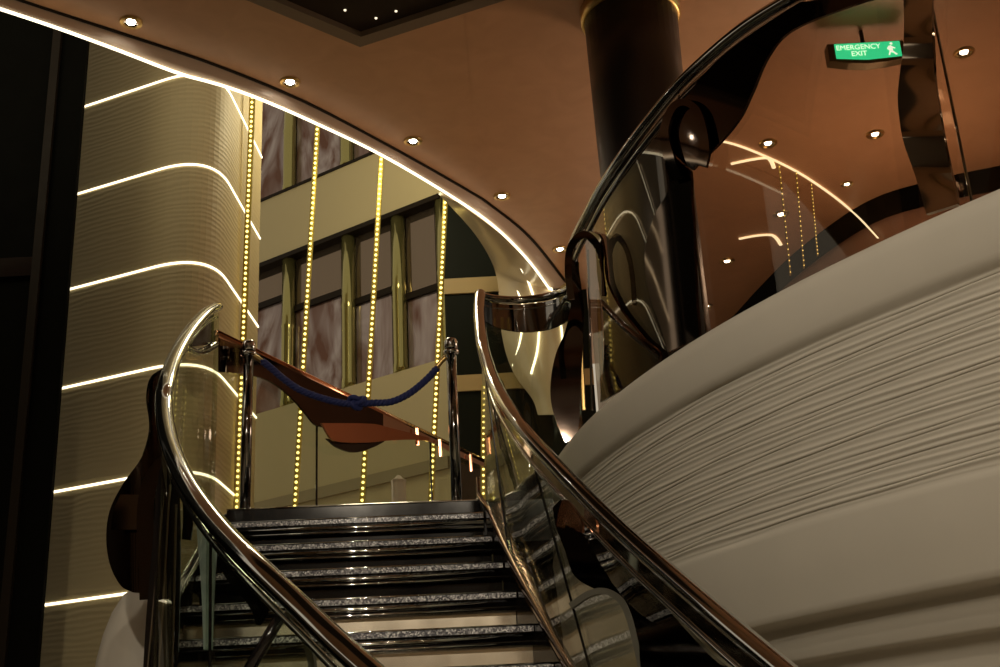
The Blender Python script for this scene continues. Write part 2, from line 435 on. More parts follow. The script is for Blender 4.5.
# dark lift-lobby style recess panel in the ceiling
c0, ca, cb = PZ(360, 38, ZC), PZ(255, -6, ZC), PZ(495, -6, ZC)
ea, eb = (ca - c0).normalized(), (cb - c0).normalized()
pan = thing('ceiling_panel', 'black ceiling panel corner with a brown frame and tiny pin lights', 'ceiling panel', c0)
LA, LB = 2.4, 1.75
def quad(o, la_, lb_, z): return [o + Vector((0, 0, z)), o + ea * la_ + Vector((0, 0, z)), o + ea * la_ + eb * lb_ + Vector((0, 0, z)), o + eb * lb_ + Vector((0, 0, z))]
obj('panel_sheet', extrude(quad(c0 + (ea + eb) * .05, LA - .1, LB - .1, -.025), (0, 0, .02)), simple('dark_ceiling_sheet', (.04, .028, .018), .7, ior=1.2), pan)
fr = []
for o_, u_, l_, w_ in ((c0, ea, LA, eb), (c0 + eb * .09, eb, LB - .18, ea), (c0 + ea * (LA - .09) + eb * .09, eb, LB - .18, ea), (c0 + eb * (LB - .09), ea, LA, eb)):
    fr.append(extrude([o_ + Vector((0, 0, -.06)), o_ + u_ * l_ + Vector((0, 0, -.06)), o_ + u_ * l_ + w_ * .09 + Vector((0, 0, -.06)), o_ + w_ * .09 + Vector((0, 0, -.06))], (0, 0, .058)))
for q in fr: obj('frame_rail', q, simple('panel_frame', (.20, .145, .10), .5), pan)
mid = c0 + eb * LB * .42
obj('seam_line', extrude([mid + ea * .09 + Vector((0, 0, -.03)), mid + ea * (LA - .1) + Vector((0, 0, -.03)), mid + ea * (LA - .1) + eb * .015 + Vector((0, 0, -.03)), mid + ea * .09 + eb * .015 + Vector((0, 0, -.03))], (0, 0, .004)), M['black_gloss'], pan)
for x, y in ((345, 10), (376, 18), (396, 11)):
    obj('pin_light', lathe([(.0, -.006), (.006, -.005), (.008, 0)], PZ(x, y, ZC - .026), 10, False), M['pin'], pan)

# ------------------------------------------------------------------ black column
colc = P(649, 200, 5.7)
col = thing('column', 'thick round black column with a brass ring at the ceiling', 'column', (colc.x, colc.y, 2.76), kind='thing')
obj('shaft', lathe([(.235, 0), (.235, 1.6), (.245, 2.2), (.252, 2.66)], (colc.x, colc.y, 2.76), 40), M['column'], col, smooth=True)
obj('brass_ring', lathe([(.252, 2.66), (.272, 2.665), (.272, 2.735), (.25, 2.74)], (colc.x, colc.y, 2.76), 40), M['brass'], col, smooth=True)

# ------------------------------------------------------------------ downlights
DLG = 'recessed ceiling downlights'
dl_spots = [((131, 22), 'brass downlight nearest the top left corner of the ceiling'), ((290, 82), 'brass downlight second along the curved ceiling edge, below the black panel'),
            ((413, 141), 'brass downlight third along the curved ceiling edge'), ((502, 196), 'brass downlight fourth along the curved ceiling edge, left of the column'),
            ((560, 249), 'last brass downlight of the curved row, above the chrome ring'), ((875, 134), 'ceiling downlight left of the mirrored wave strip under the exit sign'),
            ((768, 143), 'ceiling downlight just above the curved reflected light line'), ((847, 184), 'small dim ceiling downlight right of the curved reflected light line'),
            ((781, 214), 'ceiling downlight behind the dotted reflected strings on the right'), ((727, 261), 'ceiling downlight below the lower short reflected line'),
            ((964, 52), 'ceiling downlight right of the exit sign at the picture edge'), ((706, 306), 'ceiling downlight lowest on the right, just above the white balcony')]
proto = None
for i, ((x, y), lab) in enumerate(dl_spots):
    p = PZ(x, y, ZC)
    s = .75 if i == 7 else 1.0
    if proto is None:
        proto = thing('downlight', lab, 'downlight', p, DLG)
        obj('trim_ring', lathe([(.036, -.004), (.044, -.012), (.058, -.010), (.062, 0)], p, 24, False), M['brass'], proto, smooth=True, solid=.003)
        obj('lamp', lathe([(.0, -.010), (.014, -.009), (.022, -.006), (.024, -.001)], p, 18, False), M['lamp'], proto, smooth=True)
        obj('reflector', lathe([(.024, -.002), (.037, -.006)], p, 18, False), M['chrome'], proto, smooth=True)
        o = proto
    else:
        o = proto.copy(); C.objects.link(o); o.location = p; o['label'] = lab
        for ch in proto.children:
            c = ch.copy(); C.objects.link(c); c.parent = o
    o.scale = (s, s, s)

# ------------------------------------------------------------------ reflections in the balcony glass, built as glowing strips
def ceiling_or_wall(x, y):
    p = PZ(x, y, ZC - .006)
    for a, b in zip(wr, wr[1:]):
        q = hit_line(x, y, a.xy + Vector((-.045, -.045)), b.xy + Vector((-.045, -.045)))
        u = (q.xy - a.xy).dot((b - a).xy) / (b - a).xy.length_squared
        if -.05 <= u <= 1.05 and 0 < q.y < p.y: return q
    return p
reflected_arc = smooth_poly([(662, 139), (690, 138), (715, 140), (745, 148), (790, 168), (825, 190), (855, 214), (878, 238)], 6, False)
tag(obj('light_strip', sweep([ceiling_or_wall(x, y) for x, y in reflected_arc], .010, .006, 8), M['led_reflection'], smooth=True),
    'curved pale reflection of a light line in the smoked balcony glass, built as a strip', 'light strip')
for pts, lab in (([(731, 164), (750, 160), (766, 158), (771, 161), (774, 168)], 'short hooked reflection in the balcony glass, built as a strip, upper of two'), ([(739, 239), (755, 236), (770, 235), (776, 238), (781, 245)], 'short hooked reflection in the balcony glass, built as a strip, lower of two')):
    tag(obj('light_strip', sweep(catmull([PZ(x, y, ZC - .006) for x, y in pts], 5), .014, .006, 8), M['led_reflection'], smooth=True), lab, 'light strip')

# ------------------------------------------------------------------ dotted light strings
bulb_me = None
def light_string(top, bot, lab, n, rb, group='dotted light strings', wch=.022, dim=False):
    global bulb_me
    top, bot = Vector(top), Vector(bot)
    t = thing('light_string', lab, 'light string', bot, group)
    d = (bot - top).normalized()
    obj('channel', bar(top, bot, wch, .008, 8), M['brass_dark'], t)
    if bulb_me is None:
        b0 = obj('bulb', lathe([(.0, -1.), (.7, -.7), (1., 0), (.7, .7), (.0, 1.)], bot, 8, False), M['bulb'], t, smooth=True); bulb_me = b0
        first = True
    for k in range(n):
        if k == 0 and bulb_me.parent == t: o = bulb_me
        else: o = bulb_me.copy(); C.objects.link(o); o.parent = t
        o.location = (top.lerp(bot, (k + .5) / n) - bot) + Vector((0, -.012, 0))
        o.scale = (rb, rb, rb)
    return t
light_string(P(252.5, 96, 7.7), P(235, 560, 7.7), 'yellow dotted light string at the edge of the rippled cream wall', 85, .010)
light_string(P(318, 118, 9.0), P(293, 540, 9.0), 'yellow dotted light string second from the left, in front of the mauve glass bands', 78, .0115)
light_string(P(382, 148, 9.0), P(360, 540, 9.0), 'yellow dotted light string behind the knot of the blue rope', 72, .0115)
light_string(P(445.5, 196, 9.0), P(429, 540, 9.0), 'yellow dotted light string between gallery glass and dark green wall', 64, .0115)
light_string(P(484, 385, 8.8), P(483, 540, 8.8), 'short dim dotted light string just left of the right handrail', 26, .009, wch=.02)
for x0, y0, x1, y1, w_ in ((779, 165, 789, 262, 'leftmost'), (796, 172, 803, 258, 'middle'), (811, 184, 817, 250, 'rightmost')):  # tiny glowing strings stand in for reflections in the balcony glass
    p = P(x0, y0, 8.6); q = P(x1, y1, 8.6)
    t = light_string(PZ(x0, y0, ZC - .01) , PZ(x0, y0, ZC - .01) * 1 + Vector((0, 0, -.001)) + (q - p), 'faint reflection of a dotted string in the balcony glass, built of tiny lights, %s of three' % w_, 20, .0042, 'faint reflected strings in the balcony glass', .005)

# ------------------------------------------------------------------ exit sign
ex = P(866.5, 51, 6.0)
es = thing('exit_sign', 'lit green emergency exit sign hanging under the ceiling', 'sign', ex)
hw, hh = .215, .058
def sgn(x, z, y=0.): return ex + Vector((x, y, z - x * .0))
obj('housing', extrude([sgn(-hw, hh, .0), sgn(-hw, -hh * .9, .0), sgn(-hw * .5, -hh * 1.25), sgn(0, -hh * 1.4), sgn(hw * .5, -hh * 1.25), sgn(hw, -hh * .9), sgn(hw, hh)], (0, .07, 0)), simple('sign_housing', (.10, .065, .015), .35, .5), es)
obj('face_plate', extrude([sgn(-hw * .82, hh * .92, -.004), sgn(-hw * .82, -hh * .72, -.004), sgn(0, -hh * 1.0, -.004), sgn(hw * .90, -hh * .78, -.004), sgn(hw * .90, hh * .92, -.004)], (0, .003, 0)), M['exit'], es)
obj('ceiling_bracket', bar(sgn(0, hh, .035), (ex.x, ex.y + .035, ZC), .012), M['dark_trim'], es)
def text(body, x, z, size, parent):
    cu = bpy.data.curves.new('lettering', 'FONT'); cu.body = body; cu.size = size; cu.extrude = .0008; cu.align_x = 'CENTER'; cu.align_y = 'CENTER'
    cu.materials.append(M['exit_white']); o = bpy.data.objects.new('lettering', cu); C.objects.link(o); o.parent = parent
    o.location = (x, -.006, z); o.rotation_euler = (math.pi / 2, 0, 0)
    bpy.context.view_layer.update()
    me = bpy.data.meshes.new_from_object(o.evaluated_get(bpy.context.evaluated_depsgraph_get()))
    n = bpy.data.objects.new('lettering', me); C.objects.link(n); n.parent = parent; n.location = o.location; n.rotation_euler = o.rotation_euler
    bpy.data.objects.remove(o); n.name = 'lettering'; return n
text('EMERGENCY', -.045, .024, .044, es); text('EXIT', -.045, -.018, .044, es)
man = [(.118, -.036), (.128, -.008), (.115, .006), (.125, .022), (.138, .026), (.150, .016), (.163, .010), (.160, .004), (.148, .008), (.146, -.008), (.158, -.022), (.170, -.032), (.162, -.038), (.146, -.022), (.134, -.018), (.126, -.038)]
obj('running_figure', join(extrude([sgn(x, z, -.006) for x, z in man], (0, .0015, 0)), extrude([sgn(.143 + .008 * math.cos(a * math.pi / 5), .038 + .008 * math.sin(a * math.pi / 5), -.006) for a in range(10)], (0, .0015, 0))), M['exit_white'], es)

# ================================================================== WHITE BALCONY
def circ(th, R, z): return Vector((DC[0] + R * math.cos(th), DC[1] + R * math.sin(th), z))
th0, th1, NT = math.radians(172), math.radians(248), 90
profile = [(-.34, 2.7), (-.34, 3.01), (-.30, 3.03), (-.08, 3.035), (-.03, 3.025), (-.008, 3.0), (0, 2.96), (0, 2.90), (-.002, 2.84), (-.010, 2.815), (-.022, 2.805)]
zz, n_g = 2.80, 33
groove = []
for g in range(n_g):
    dz = (2.80 - 2.275) / n_g
    amp = .0026 + .0012 * math.sin(g * 2.3) + .0008 * math.sin(g * 5.1)
    for f_, o_ in ((0., 0.), (.2, .75), (.4, 1.), (.6, .85), (.8, .3)):
        groove.append((-.026 - .04 * (g + f_) / n_g + amp * o_, 2.80 - dz * (g + f_), g))
prof2 = [(a, b, -1) for a, b in profile] + groove + [(-.062, 2.27, -1), (-.060, 2.25, -1), (-.085, 2.12, -1), (-.10, 2.02, -1), (-.105, 2.0, -1), (-.112, 1.992, -1), (-.165, 1.985, -1), (-.165, 1.975, -1), (-.17, 1.88, -1), (-.178, 1.87, -1), (-.215, 1.865, -1), (-.22, 1.80, -1), (-.28, 1.2, -1), (-.34, 0.0, -1)]
rows = []
for i in range(NT + 1):
    th = th0 + (th1 - th0) * i / NT
    r = []
    for j, (o_, z, g) in enumerate(prof2):
        dzz = 0
        if g >= 0: dzz = .003 * math.sin(th * 23 + g * 1.7) + .002 * math.sin(th * 51 + g * .9)
        r.append(circ(th, DR + o_, z + dzz))
    rows.append(r)
bal = thing('balcony_parapet', 'big curved white balcony front with fine horizontal grooves', 'balcony', circ(math.radians(210), DR, 0))
obj('parapet_shell', loft(rows), M['white'], bal, smooth=True)
fl = [circ(th0 + (th1 - th0) * i / 30, DR - .345, 2.75) for i in range(31)]
struct(obj('floor_balcony', extrude([Vector((.55, 11.2, 2.75))] + fl + [Vector((7.5, 2.5, 2.75)), Vector((7.5, 11.2, 2.75))], (0, 0, -.15)), M['floor']))

# balcony balustrade: glass, handrail, mirrored waves
RG = DR - .10
S = lambda x, y: hit_circ(x, y, RG)
bb = thing('balcony_balustrade', 'smoked glass balustrade with chrome handrail standing on the white balcony', 'balustrade', circ(math.radians(205), RG, 3.03))
rail_px = [(574, 246), (580, 232), (590, 213), (603, 188), (625, 155), (650, 122), (680, 86), (715, 53), (750, 25), (790, 0), (830, -22)]
rail = [hit_circ(x, y, RG) for x, y in rail_px]
zr = [p.z for p in rail]
print('rail z', [round(z, 2) for z in zr])
tend = math.atan2(rail[-1].y - DC[1], rail[-1].x - DC[0]) % (2 * math.pi)
for k in range(1, 6): rail.append(circ(tend + .06 * k, RG, rail[-1].z + .01))
railc = catmull(rail, 6)
obj('handrail', sweep(railc, .032, .026, 14), M['chrome'], bb, smooth=True)
obj('under_rail', sweep([p + Vector((0, 0, -.065)) for p in railc], .012, .02, 8), M['chrome_dark'], bb, smooth=True)
def lin(tab, y):
    tab = sorted(tab)
    if y <= tab[0][0]: (a, va), (b, vb) = tab[0], tab[1]
    elif y >= tab[-1][0]: (a, va), (b, vb) = tab[-2], tab[-1]
    else:
        for (a, va), (b, vb) in zip(tab, tab[1:]):
            if a <= y <= b: break
    return va + (vb - va) * (y - a) / (b - a)
def z_rail(th):
    q = sorted(((math.atan2(p.y - DC[1], p.x - DC[0]) % (2 * math.pi)), p.z) for p in railc)
    return lin(q, th)
def th_px(x, y): p = S(x, y); return math.atan2(p.y - DC[1], p.x - DC[0]) % (2 * math.pi)
cuts = [th_px(578, 330), th_px(592, 330), th_px(690, 200), th_px(950, 100), math.radians(238)]
for a, b in zip(cuts[1:], cuts[2:]):
    A = [circ(a + (b - a) * k / 20 , RG, 3.03) for k in range(21)]
    B = [circ(a + (b - a) * k / 20, RG, z_rail(a + (b - a) * k / 20) - .03) for k in range(21)]
    obj('glass_panel', ruled(A, B), M['tint'], bb, smooth=True, solid=.012)
for a in cuts[2:4]:
    obj('glass_edge', bar(circ(a, RG - .006, 3.03), circ(a, RG - .006, z_rail(a) - .03), .004, .008, 6), M['chrome'], bb)
SF = lambda x, y: hit_circ(x, y, RG + .02)
# vase-shaped dark mirror at the start of the rail
obj('wave_panel', ribbon([((581, 233), (588, 234)), ((570, 243), (583, 243)), ((567, 262), (578, 262)), ((570, 282), (581, 285)), ((571, 303), (584, 310)), ((565, 332), (583, 335)), ((556, 354), (582, 360)), ((551, 378), (581, 385)), ((551, 402), (580, 402)), ((557, 424), (579, 424)), ((565, 443), (575, 440))], lambda x, y: P(x, y, 5.55), 5, 4), M['bronze'], bb, smooth=True, solid=.012)
obj('wave_panel', ribbon([((584, 233), (590, 231)), ((593, 241), (600, 237)), ((596, 256), (604, 255)), ((597, 274), (605, 272)), ((600, 292), (609, 288)), ((603, 315), (622, 312)), ((604, 345), (642, 337)), ((603, 372), (660, 356)), ((600, 402), (640, 378))], SF, 5, 4), M['bronze'], bb, smooth=True, solid=.012)
obj('post', bar(P(592, 410, 5.5), P(588, 250, 5.5), .006, .008), M['chrome_dark'], bb, smooth=True)
obj('led_reflection_strip', bar(P(584, 410, 5.6), P(577, 262, 5.6), .010, .008, 6), M['brass'], bb)  # brass strips here stand in for dotted LED reflections
obj('led_reflection_strip', bar(P(603, 400, 5.6), P(598, 290, 5.6), .010, .008, 6), M['brass'], bb)
# sweeping mirror under the rail, then the tall wave
obj('wave_panel', ribbon([((800, 2), (905, -10)), ((770, 21), (850, 6)), ((745, 38), (792, 30)), ((722, 56), (768, 56)), ((704, 74), (752, 92)), ((688, 94), (740, 117)), ((672, 114), (722, 140)), ((664, 130), (704, 158)), ((661, 143), (692, 170))], SF, 6, 6), M['bronze'], bb, smooth=True, solid=.012)
obj('wave_panel', ribbon([((663, 146), (690, 171)), ((668, 164), (691, 180)), ((668, 190), (691, 196)), ((655, 214), (693, 220)), ((646, 243), (694, 245)), ((645, 270), (695, 272)), ((650, 298), (696, 300)), ((659, 322), (698, 322)), ((668, 352), (699, 338))], SF, 6, 6), M['bronze_brown'], bb, smooth=True, solid=.012)
SG = lambda x, y: hit_circ(x, y, RG + .045)
def flat_ring(pix, w, surf):
    q = [Vector((x, y, 0)) for x, y in smooth_poly(pix, 5, False)]
    L_, R_ = [], []
    for i, p in enumerate(q):
        t = (q[min(i + 1, len(q) - 1)] - q[max(i - 1, 0)]).normalized(); n_ = Vector((-t.y, t.x, 0))
        ww = w if not callable(w) else w(i / (len(q) - 1))
        L_.append(surf(*(p + n_ * ww).xy)); R_.append(surf(*(p - n_ * ww).xy))
    return ruled(L_, R_, 2)
obj('arch_ribbon', flat_ring([(571, 300), (568, 270), (571, 247), (584, 235), (597, 246), (604, 268), (605, 296)], 3.5, lambda x, y: P(x, y, 5.0)), M['bronze'], bb, smooth=True, solid=.01)
obj('arch_ribbon', flat_ring([(676, 180), (668, 155), (664, 130), (672, 108), (684, 102), (696, 110), (702, 128), (704, 150), (700, 166)], lambda t: 6 - 2.5 * math.sin(t * math.pi), SG), M['bronze'], bb, smooth=True, solid=.01)
obj('wave_panel', ribbon([((903, -8), (932, -8)), ((904, 20), (932, 20)), ((903, 50), (933, 50)), ((899, 80), (935, 80)), ((898, 105), (939, 105)), ((903, 140), (944, 140)), ((914, 172), (951, 172)), ((921, 195), (956, 190)), ((926, 214), (958, 204))], lambda x, y: hit_circ(x, y, RG + .03 + .012 * math.sin(y / 16.)), 9, 6), M['mirror'], bb, smooth=True, solid=.012)

# ================================================================== STAIRCASE
ZL = EYE + 1.355
RISE, RUN = .17, .28
ZT0 = EYE + 1.288
XLt = [(5.76, -1.37), (4.83, -1.335), (4.4, -1.27), (4.02, -1.14), (3.5, -.92), (3.03, -.70), (2.61, -.43), (2.35, -.26), (1.5, .12)]
XRt = [(5.76, -.125), (5.48, -.085), (5.2, -.04), (4.92, .01), (4.64, .067), (4.36, .125), (4.08, .19), (3.8, .25), (3.2, .38), (2.6, .58), (2.0, .80), (1.5, .98)]
XL = lambda y: lin(XLt, y)
XR = lambda y: lin(XRt, y)
st = thing('staircase', 'curved staircase of dark mirrored steps edged with crystal bands', 'staircase', (-.4, 3.6, 0))
NS = 15
RM = simple('riser_cream_reflection', (.86, .78, .64), .22, 1)  # pale metal stands in for cream reflected by the lower risers
for k in range(NS):
    y = 5.76 - RUN * k; zt = ZT0 - RISE * k
    yb = y + RUN + .02
    a0, a1 = XL(y) + .03, XR(y) - .0
    b0, b1 = XL(yb) + .03, XR(yb) - .0
    dy = -.07                                  # nosings run a touch askew, as in the room
    def slab(z0, z1, yf, ybk):
        fr_ = [Vector((a0, yf, 0)), Vector((a1, yf - dy, 0)), Vector((b1, ybk - dy, 0)), Vector((b0, ybk, 0))]
        return extrude([Vector((v.x, v.y, z0)) for v in fr_], (0, 0, z1 - z0))
    t = obj('tread', slab(zt - .068, zt, y, yb), M['black_gloss'], st)
    obj('crystal_band', slab(zt - .027, zt - .007, y - .012, y - .0005), M['crystal'], t)
    obj('chrome_nosing', join(bar((a0, y + .002, zt - .048), (a1, y + .002 - dy, zt - .045), .013, .014, 14), bar((a0, y - .006, zt - .003), (a1, y - .006 - dy, zt - .003), .006, .005, 8)), M['chrome'], t, smooth=True)
    obj('edge_line', bar((a0, y - .006, zt - .070), (a1, y - .006 - dy, zt - .070), .005, .006, 8), M['chrome'], t, smooth=True)
    yr = y + .03
    c0_, c1_ = XL(yr) + .03, XR(yr) - .0
    obj('riser', extrude([(c0_, yr, zt - RISE), (c1_, yr - dy, zt - RISE), (c1_, yr - dy, zt - .068), (c0_, yr, zt - .068)], (0, .015, 0)), M['black_gloss'] if k < 3 else RM, st)
# dark landing edge and slab
obj('landing_edge', extrude([(XL(5.76) + .03, 5.765, ZT0), (XR(5.76), 5.835, ZT0), (XR(5.76), 5.835, ZL), (XL(5.76) + .03, 5.765, ZL)], (0, .03, 0)), M['black_gloss'], st)
obj('landing_line', bar((XL(5.76) + .03, 5.762, ZL - .004), (XR(5.76), 5.832, ZL - .004), .004), M['chrome'], st)
obj('landing', extrude([(-1.47, 5.86, ZL - .01), (.48, 5.86, ZL - .01), (.48, 8.6, ZL - .01), (-.2, 8.75, ZL - .01), (-1.5, 5.95, ZL - .01)], (0, 0, -.2)), M['black_gloss'], st)
LB_, RB_ = [], []
for k in range(40):
    y = 5.76 - k * .108; LB_.append(Vector((XL(y), y, ZT0 - RISE / RUN * (5.76 - y) + .02))); RB_.append(Vector((XR(y), y, ZT0 - RISE / RUN * (5.76 - y) + .02)))
obj('stringer', ruled(LB_, [p + Vector((0, 0, -.34)) for p in LB_]), M['black_gloss'], st, smooth=True, solid=.03, off=0)
obj('stringer', ruled([p + Vector((0.03, 0, -.02)) for p in RB_], [p + Vector((.03, 0, -.34)) for p in RB_]), M['black_gloss'], st, smooth=True, solid=.03, off=0)

# ------------------------------------------------------------------ right balustrade of the flight
rb = thing('stair_balustrade', 'right glass stair balustrade with a broad chrome handrail in front of the white balcony', 'balustrade', (.1, 4.4, 1.9))
rp = [(480, 293, 5.80), (479, 312, 5.55), (481, 335, 5.22), (484, 352, 4.98), (495, 385, 4.40), (520, 425, 3.92), (555, 465, 3.57), (620, 530, 3.12), (700, 600, 2.76), (780, 667, 2.50), (850, 725, 2.3)]
rr = catmull([P(*q) for q in rp], 8)
obj('handrail', sweep(rr, .027, .022, 16), M['chrome'], rb, smooth=True)
obj('lower_rail', sweep([p + Vector((-.005, 0, -.075)) for p in rr[28:]], .007, .007, 8), M['chrome'], rb, smooth=True)
obj('mirror_strip', ruled([p + Vector((-.002, 0, -.022)) for p in rr[38:]], [p + Vector((-.004, 0, -.072)) for p in rr[38:]], 1), M['mirror'], rb, smooth=True, solid=.006)
base = []
for p in rr:
    y = max(min(p.y, 5.78), 1.6); base.append(Vector((XR(y) + .015, y, ZT0 - RISE / RUN * (5.76 - y) + .03)))
def segs(A, B, cutsi, m, par, nm='glass_panel'):
    for a, b in zip(cutsi, cutsi[1:]):
        obj(nm, ruled(A[a:b + 1], B[a:b + 1], 1), m, par, smooth=True, solid=.012)
        e = b
        if b != cutsi[-1]: obj('glass_edge', bar(Vector(A[e]) + Vector((0, -.004, 0)), Vector(B[e]) + Vector((0, -.004, 0)), .004, .004, 6), M['black_gloss'], par)
topg = [p + Vector((0, 0, -.03)) for p in rr]
segs(topg, base, [0, 20, 42, len(rr) - 1], M['glass_r'], rb)
brl = [P(478, 478, 5.74), P(478.5, 496, 5.74)] + [b + Vector((-.005, -.01, .02)) for b in base if b.y < 5.6]
obj('base_rail', sweep(brl, .011, .024, 10, up=Vector((0, -.5, 1)).normalized()), simple('brown_chrome', (.36, .25, .19), .1, 1), rb, smooth=True)
# the chrome ring that joins the two handrails
rg = [P(481, 296, 5.8), P(496, 299, 5.85), P(520, 300, 5.9), P(545, 297, 5.85), P(562, 292, 5.75), P(572, 287, 5.6)]
rg = catmull(rg, 6)
obj('ring_rail', sweep(rg, .022, .02, 12), M['chrome'], rb, smooth=True)
obj('ring_band', ruled([p + Vector((0, -.004, -.03)) for p in rg], [p + Vector((0, -.004, -.135 - .05 * math.sin(i / len(rg) * 3.0))) for i, p in enumerate(rg)], 2), M['chrome_dark'], rb, smooth=True, solid=.01)
obj('ring_line', sweep([p + Vector((0, -.012, -.055)) for p in rg], .006, .006, 8), M['chrome'], rb, smooth=True)
gl_bot = [Vector((p.x, p.y, ZL)) for p in rg]
obj('glass_panel', ruled([p + Vector((0, 0, -.03)) for p in rg], gl_bot), M['glass'], rb, smooth=True, solid=.012)
# mirrored waves below the right rail
def SR(off):
    n = len(rr)
    def f(px, py):
        best = None
        for i in range(n - 1):
            a, b = rr[i], rr[i + 1]
            d = ray(px, py)
            n_ = Vector((-(b.y - a.y), b.x - a.x)); den = d.x * n_.x + d.y * n_.y
            if abs(den) < 1e-9: continue
            t = (a.x * n_.x + a.y * n_.y) / den
            p = CAM + d * t; u = (p.xy - a.xy).dot((b - a).xy) / max(1e-9, (b - a).xy.length_squared)
            if -.02 <= u <= 1.02 and t > 0: best = p; break
        if best is None: best = P(px, py, 3.4)
        return best + Vector((-off, 0, 0))
    return f
wv = lambda Y0, x0, Y1, x1: (lambda x, y: P(x, y, Y0 + (Y1 - Y0) * (x - x0) / (x1 - x0)))
SRp = wv(3.62, 555, 2.72, 715)
obj('wave_panel', ribbon([((556, 508), (566, 498)), ((560, 528), (588, 520)), ((569, 552), (612, 545)), ((578, 576), (632, 567)), ((598, 589), (650, 585)), ((617, 594), (664, 600)), ((629, 614), (681, 619)), ((637, 640), (700, 640)), ((645, 668), (722, 662)), ((655, 700), (760, 690))], SRp, 6, 6), M['bronze'], rb, smooth=True, solid=.012)
obj('wave_edge', flat_ring([(570, 606), (588, 594), (604, 591), (620, 600), (629, 618), (636, 645), (642, 672), (648, 700)], lambda t: 3.0, wv(3.58, 555, 2.70, 715)), M['frost'], rb, smooth=True, solid=.008)
for k, (dx, dy_) in enumerate(((0, 0), (5, -2), (10, 1), (15, 5))):
    obj('copper_leaf', ribbon([((562 + k, 500), (565 + k, 500)), ((557 + dx + 1, 514 + dy_), (566 + dx, 514 + dy_)), ((556 + dx * 1.3, 526 + dy_), (563 + dx * 1.3, 528 + dy_))], wv(3.44, 555, 2.60, 715), 4, 2), M['copper'], rb, smooth=True, solid=.006)
# small vase panel behind the upper end of the right rail
obj('wave_panel', ribbon([((486, 372), (494, 372)), ((487, 392), (504, 385)), ((486, 415), (508, 410)), ((487, 432), (507, 432)), ((491, 446), (503, 448)), ((495, 455), (499, 455))], lambda x, y: P(x, y, 5.9), 5, 3), M['bronze'], rb, smooth=True, solid=.012)
obj('wave_panel', ribbon([((517, 432), (536, 445)), ((516, 455), (538, 465)), ((518, 480), (536, 485)), ((522, 510), (534, 510))], lambda x, y: P(x, y, 6.2), 5, 3), M['black'], rb, smooth=True, solid=.012)

# ------------------------------------------------------------------ left balustrade of the flight
lb_ = thing('stair_balustrade', 'left glass stair balustrade whose chrome handrail crosses the steps', 'balustrade', (-1.1, 4.2, 1.9))
lp = [(217, 307, 5.62), (206, 313, 5.4), (190, 331, 5.0), (175, 357, 4.55), (166, 385, 4.15), (164, 405, 3.97), (167, 432, 3.70), (177, 463, 3.42), (194, 494, 3.20), (222, 530, 2.98), (260, 568, 2.76), (300, 606, 2.60), (335, 640, 2.46), (366, 668, 2.36), (420, 715, 2.2)]
lr = catmull([P(*q) for q in lp], 6)
obj('handrail', sweep(lr, .030, .022, 16), M['chrome'], lb_, smooth=True)
obj('lower_rail', sweep([p + Vector((.0, 0, -.055)) for p in lr], .009, .009, 8), M['chrome'], lb_, smooth=True)
basel = []
for p in lr:
    y = max(min(p.y, 5.76), 1.6); basel.append(Vector((XL(y) - .01, y, ZT0 - RISE / RUN * (5.76 - y) + .03)))
segs([p + Vector((0, 0, -.03)) for p in lr], basel, [0, 24, 52, len(lr) - 1], M['glass'], lb_)
obj('base_rail', sweep(basel, .012, .03, 8), M['chrome_dark'], lb_, smooth=True)
# dark wave hanging under the rail in front of the steps
obj('wave_panel', ribbon([((215, 512), (219, 518)), ((216, 540), (233, 545)), ((224, 575), (250, 566)), ((243, 598), (264, 586)), ((252, 612), (266, 603)), ((256, 625), (262, 616))], wv(3.06, 215, 2.86, 265), 5, 4), M['black'], lb_, smooth=True, solid=.012)
obj('brace', bar(P(283, 612, 2.68), P(246, 675, 2.68), .013), M['black_gloss'], lb_, smooth=True)
obj('wave_edge', flat_ring([(284, 614), (297, 624), (306, 642), (311, 664), (312, 690)], 3.2, wv(2.66, 280, 2.6, 315)), M['frost'], lb_, smooth=True, solid=.008)
obj('wave_panel', ribbon([((282, 618), (286, 618)), ((268, 640), (300, 640)), ((256, 664), (308, 664)), ((250, 690), (309, 690))], wv(2.70, 250, 2.62, 312), 4, 4), M['glass'], lb_, smooth=True, solid=.010)
# vase-shaped bronze mirror outside the left rail
obj('wave_panel', ribbon([((162, 368), (168, 368)), ((150, 378), (163, 380)), ((146, 398), (160, 400)), ((149, 428), (163, 430)), ((141, 458), (160, 458)), ((124, 486), (158, 486)), ((112, 512), (158, 512)), ((109, 540), (158, 540)), ((113, 566), (156, 566)), ((123, 586), (152, 586)), ((134, 593), (146, 594))], lambda x, y: P(x, y, 4.6 + .0011 * (x - 135) ** 2 * .1), 5, 5), M['bronze'], lb_, smooth=True, solid=.012)
obj('reflected_band', ribbon([((121, 495), (149, 495)), ((114, 512), (149, 512)), ((111.5, 530), (148, 530))], lambda x, y: P(x, y, 4.57), 4, 4), M['bronze_brown'], lb_, smooth=True, solid=.008)  # paler brown plate painted as the reflected band on the vase
obj('arch_ribbon', flat_ring([(150, 600), (148, 560), (146, 520), (149, 490), (158, 470), (169, 462), (180, 470), (187, 490), (189, 515), (187, 540)], lambda t: 4.5 + 5 * (1 - t), lambda x, y: P(x, y, 4.25)), M['bronze'], lb_, smooth=True, solid=.012)
obj('dark_fin', ribbon([((160, 470), (176, 468)), ((157, 500), (180, 500)), ((152, 560), (181, 560)), ((147, 620), (180, 620)), ((143, 690), (178, 690))], lambda x, y: P(x, y, 4.2), 4, 3), M['black_gloss'], lb_, smooth=True, solid=.012)
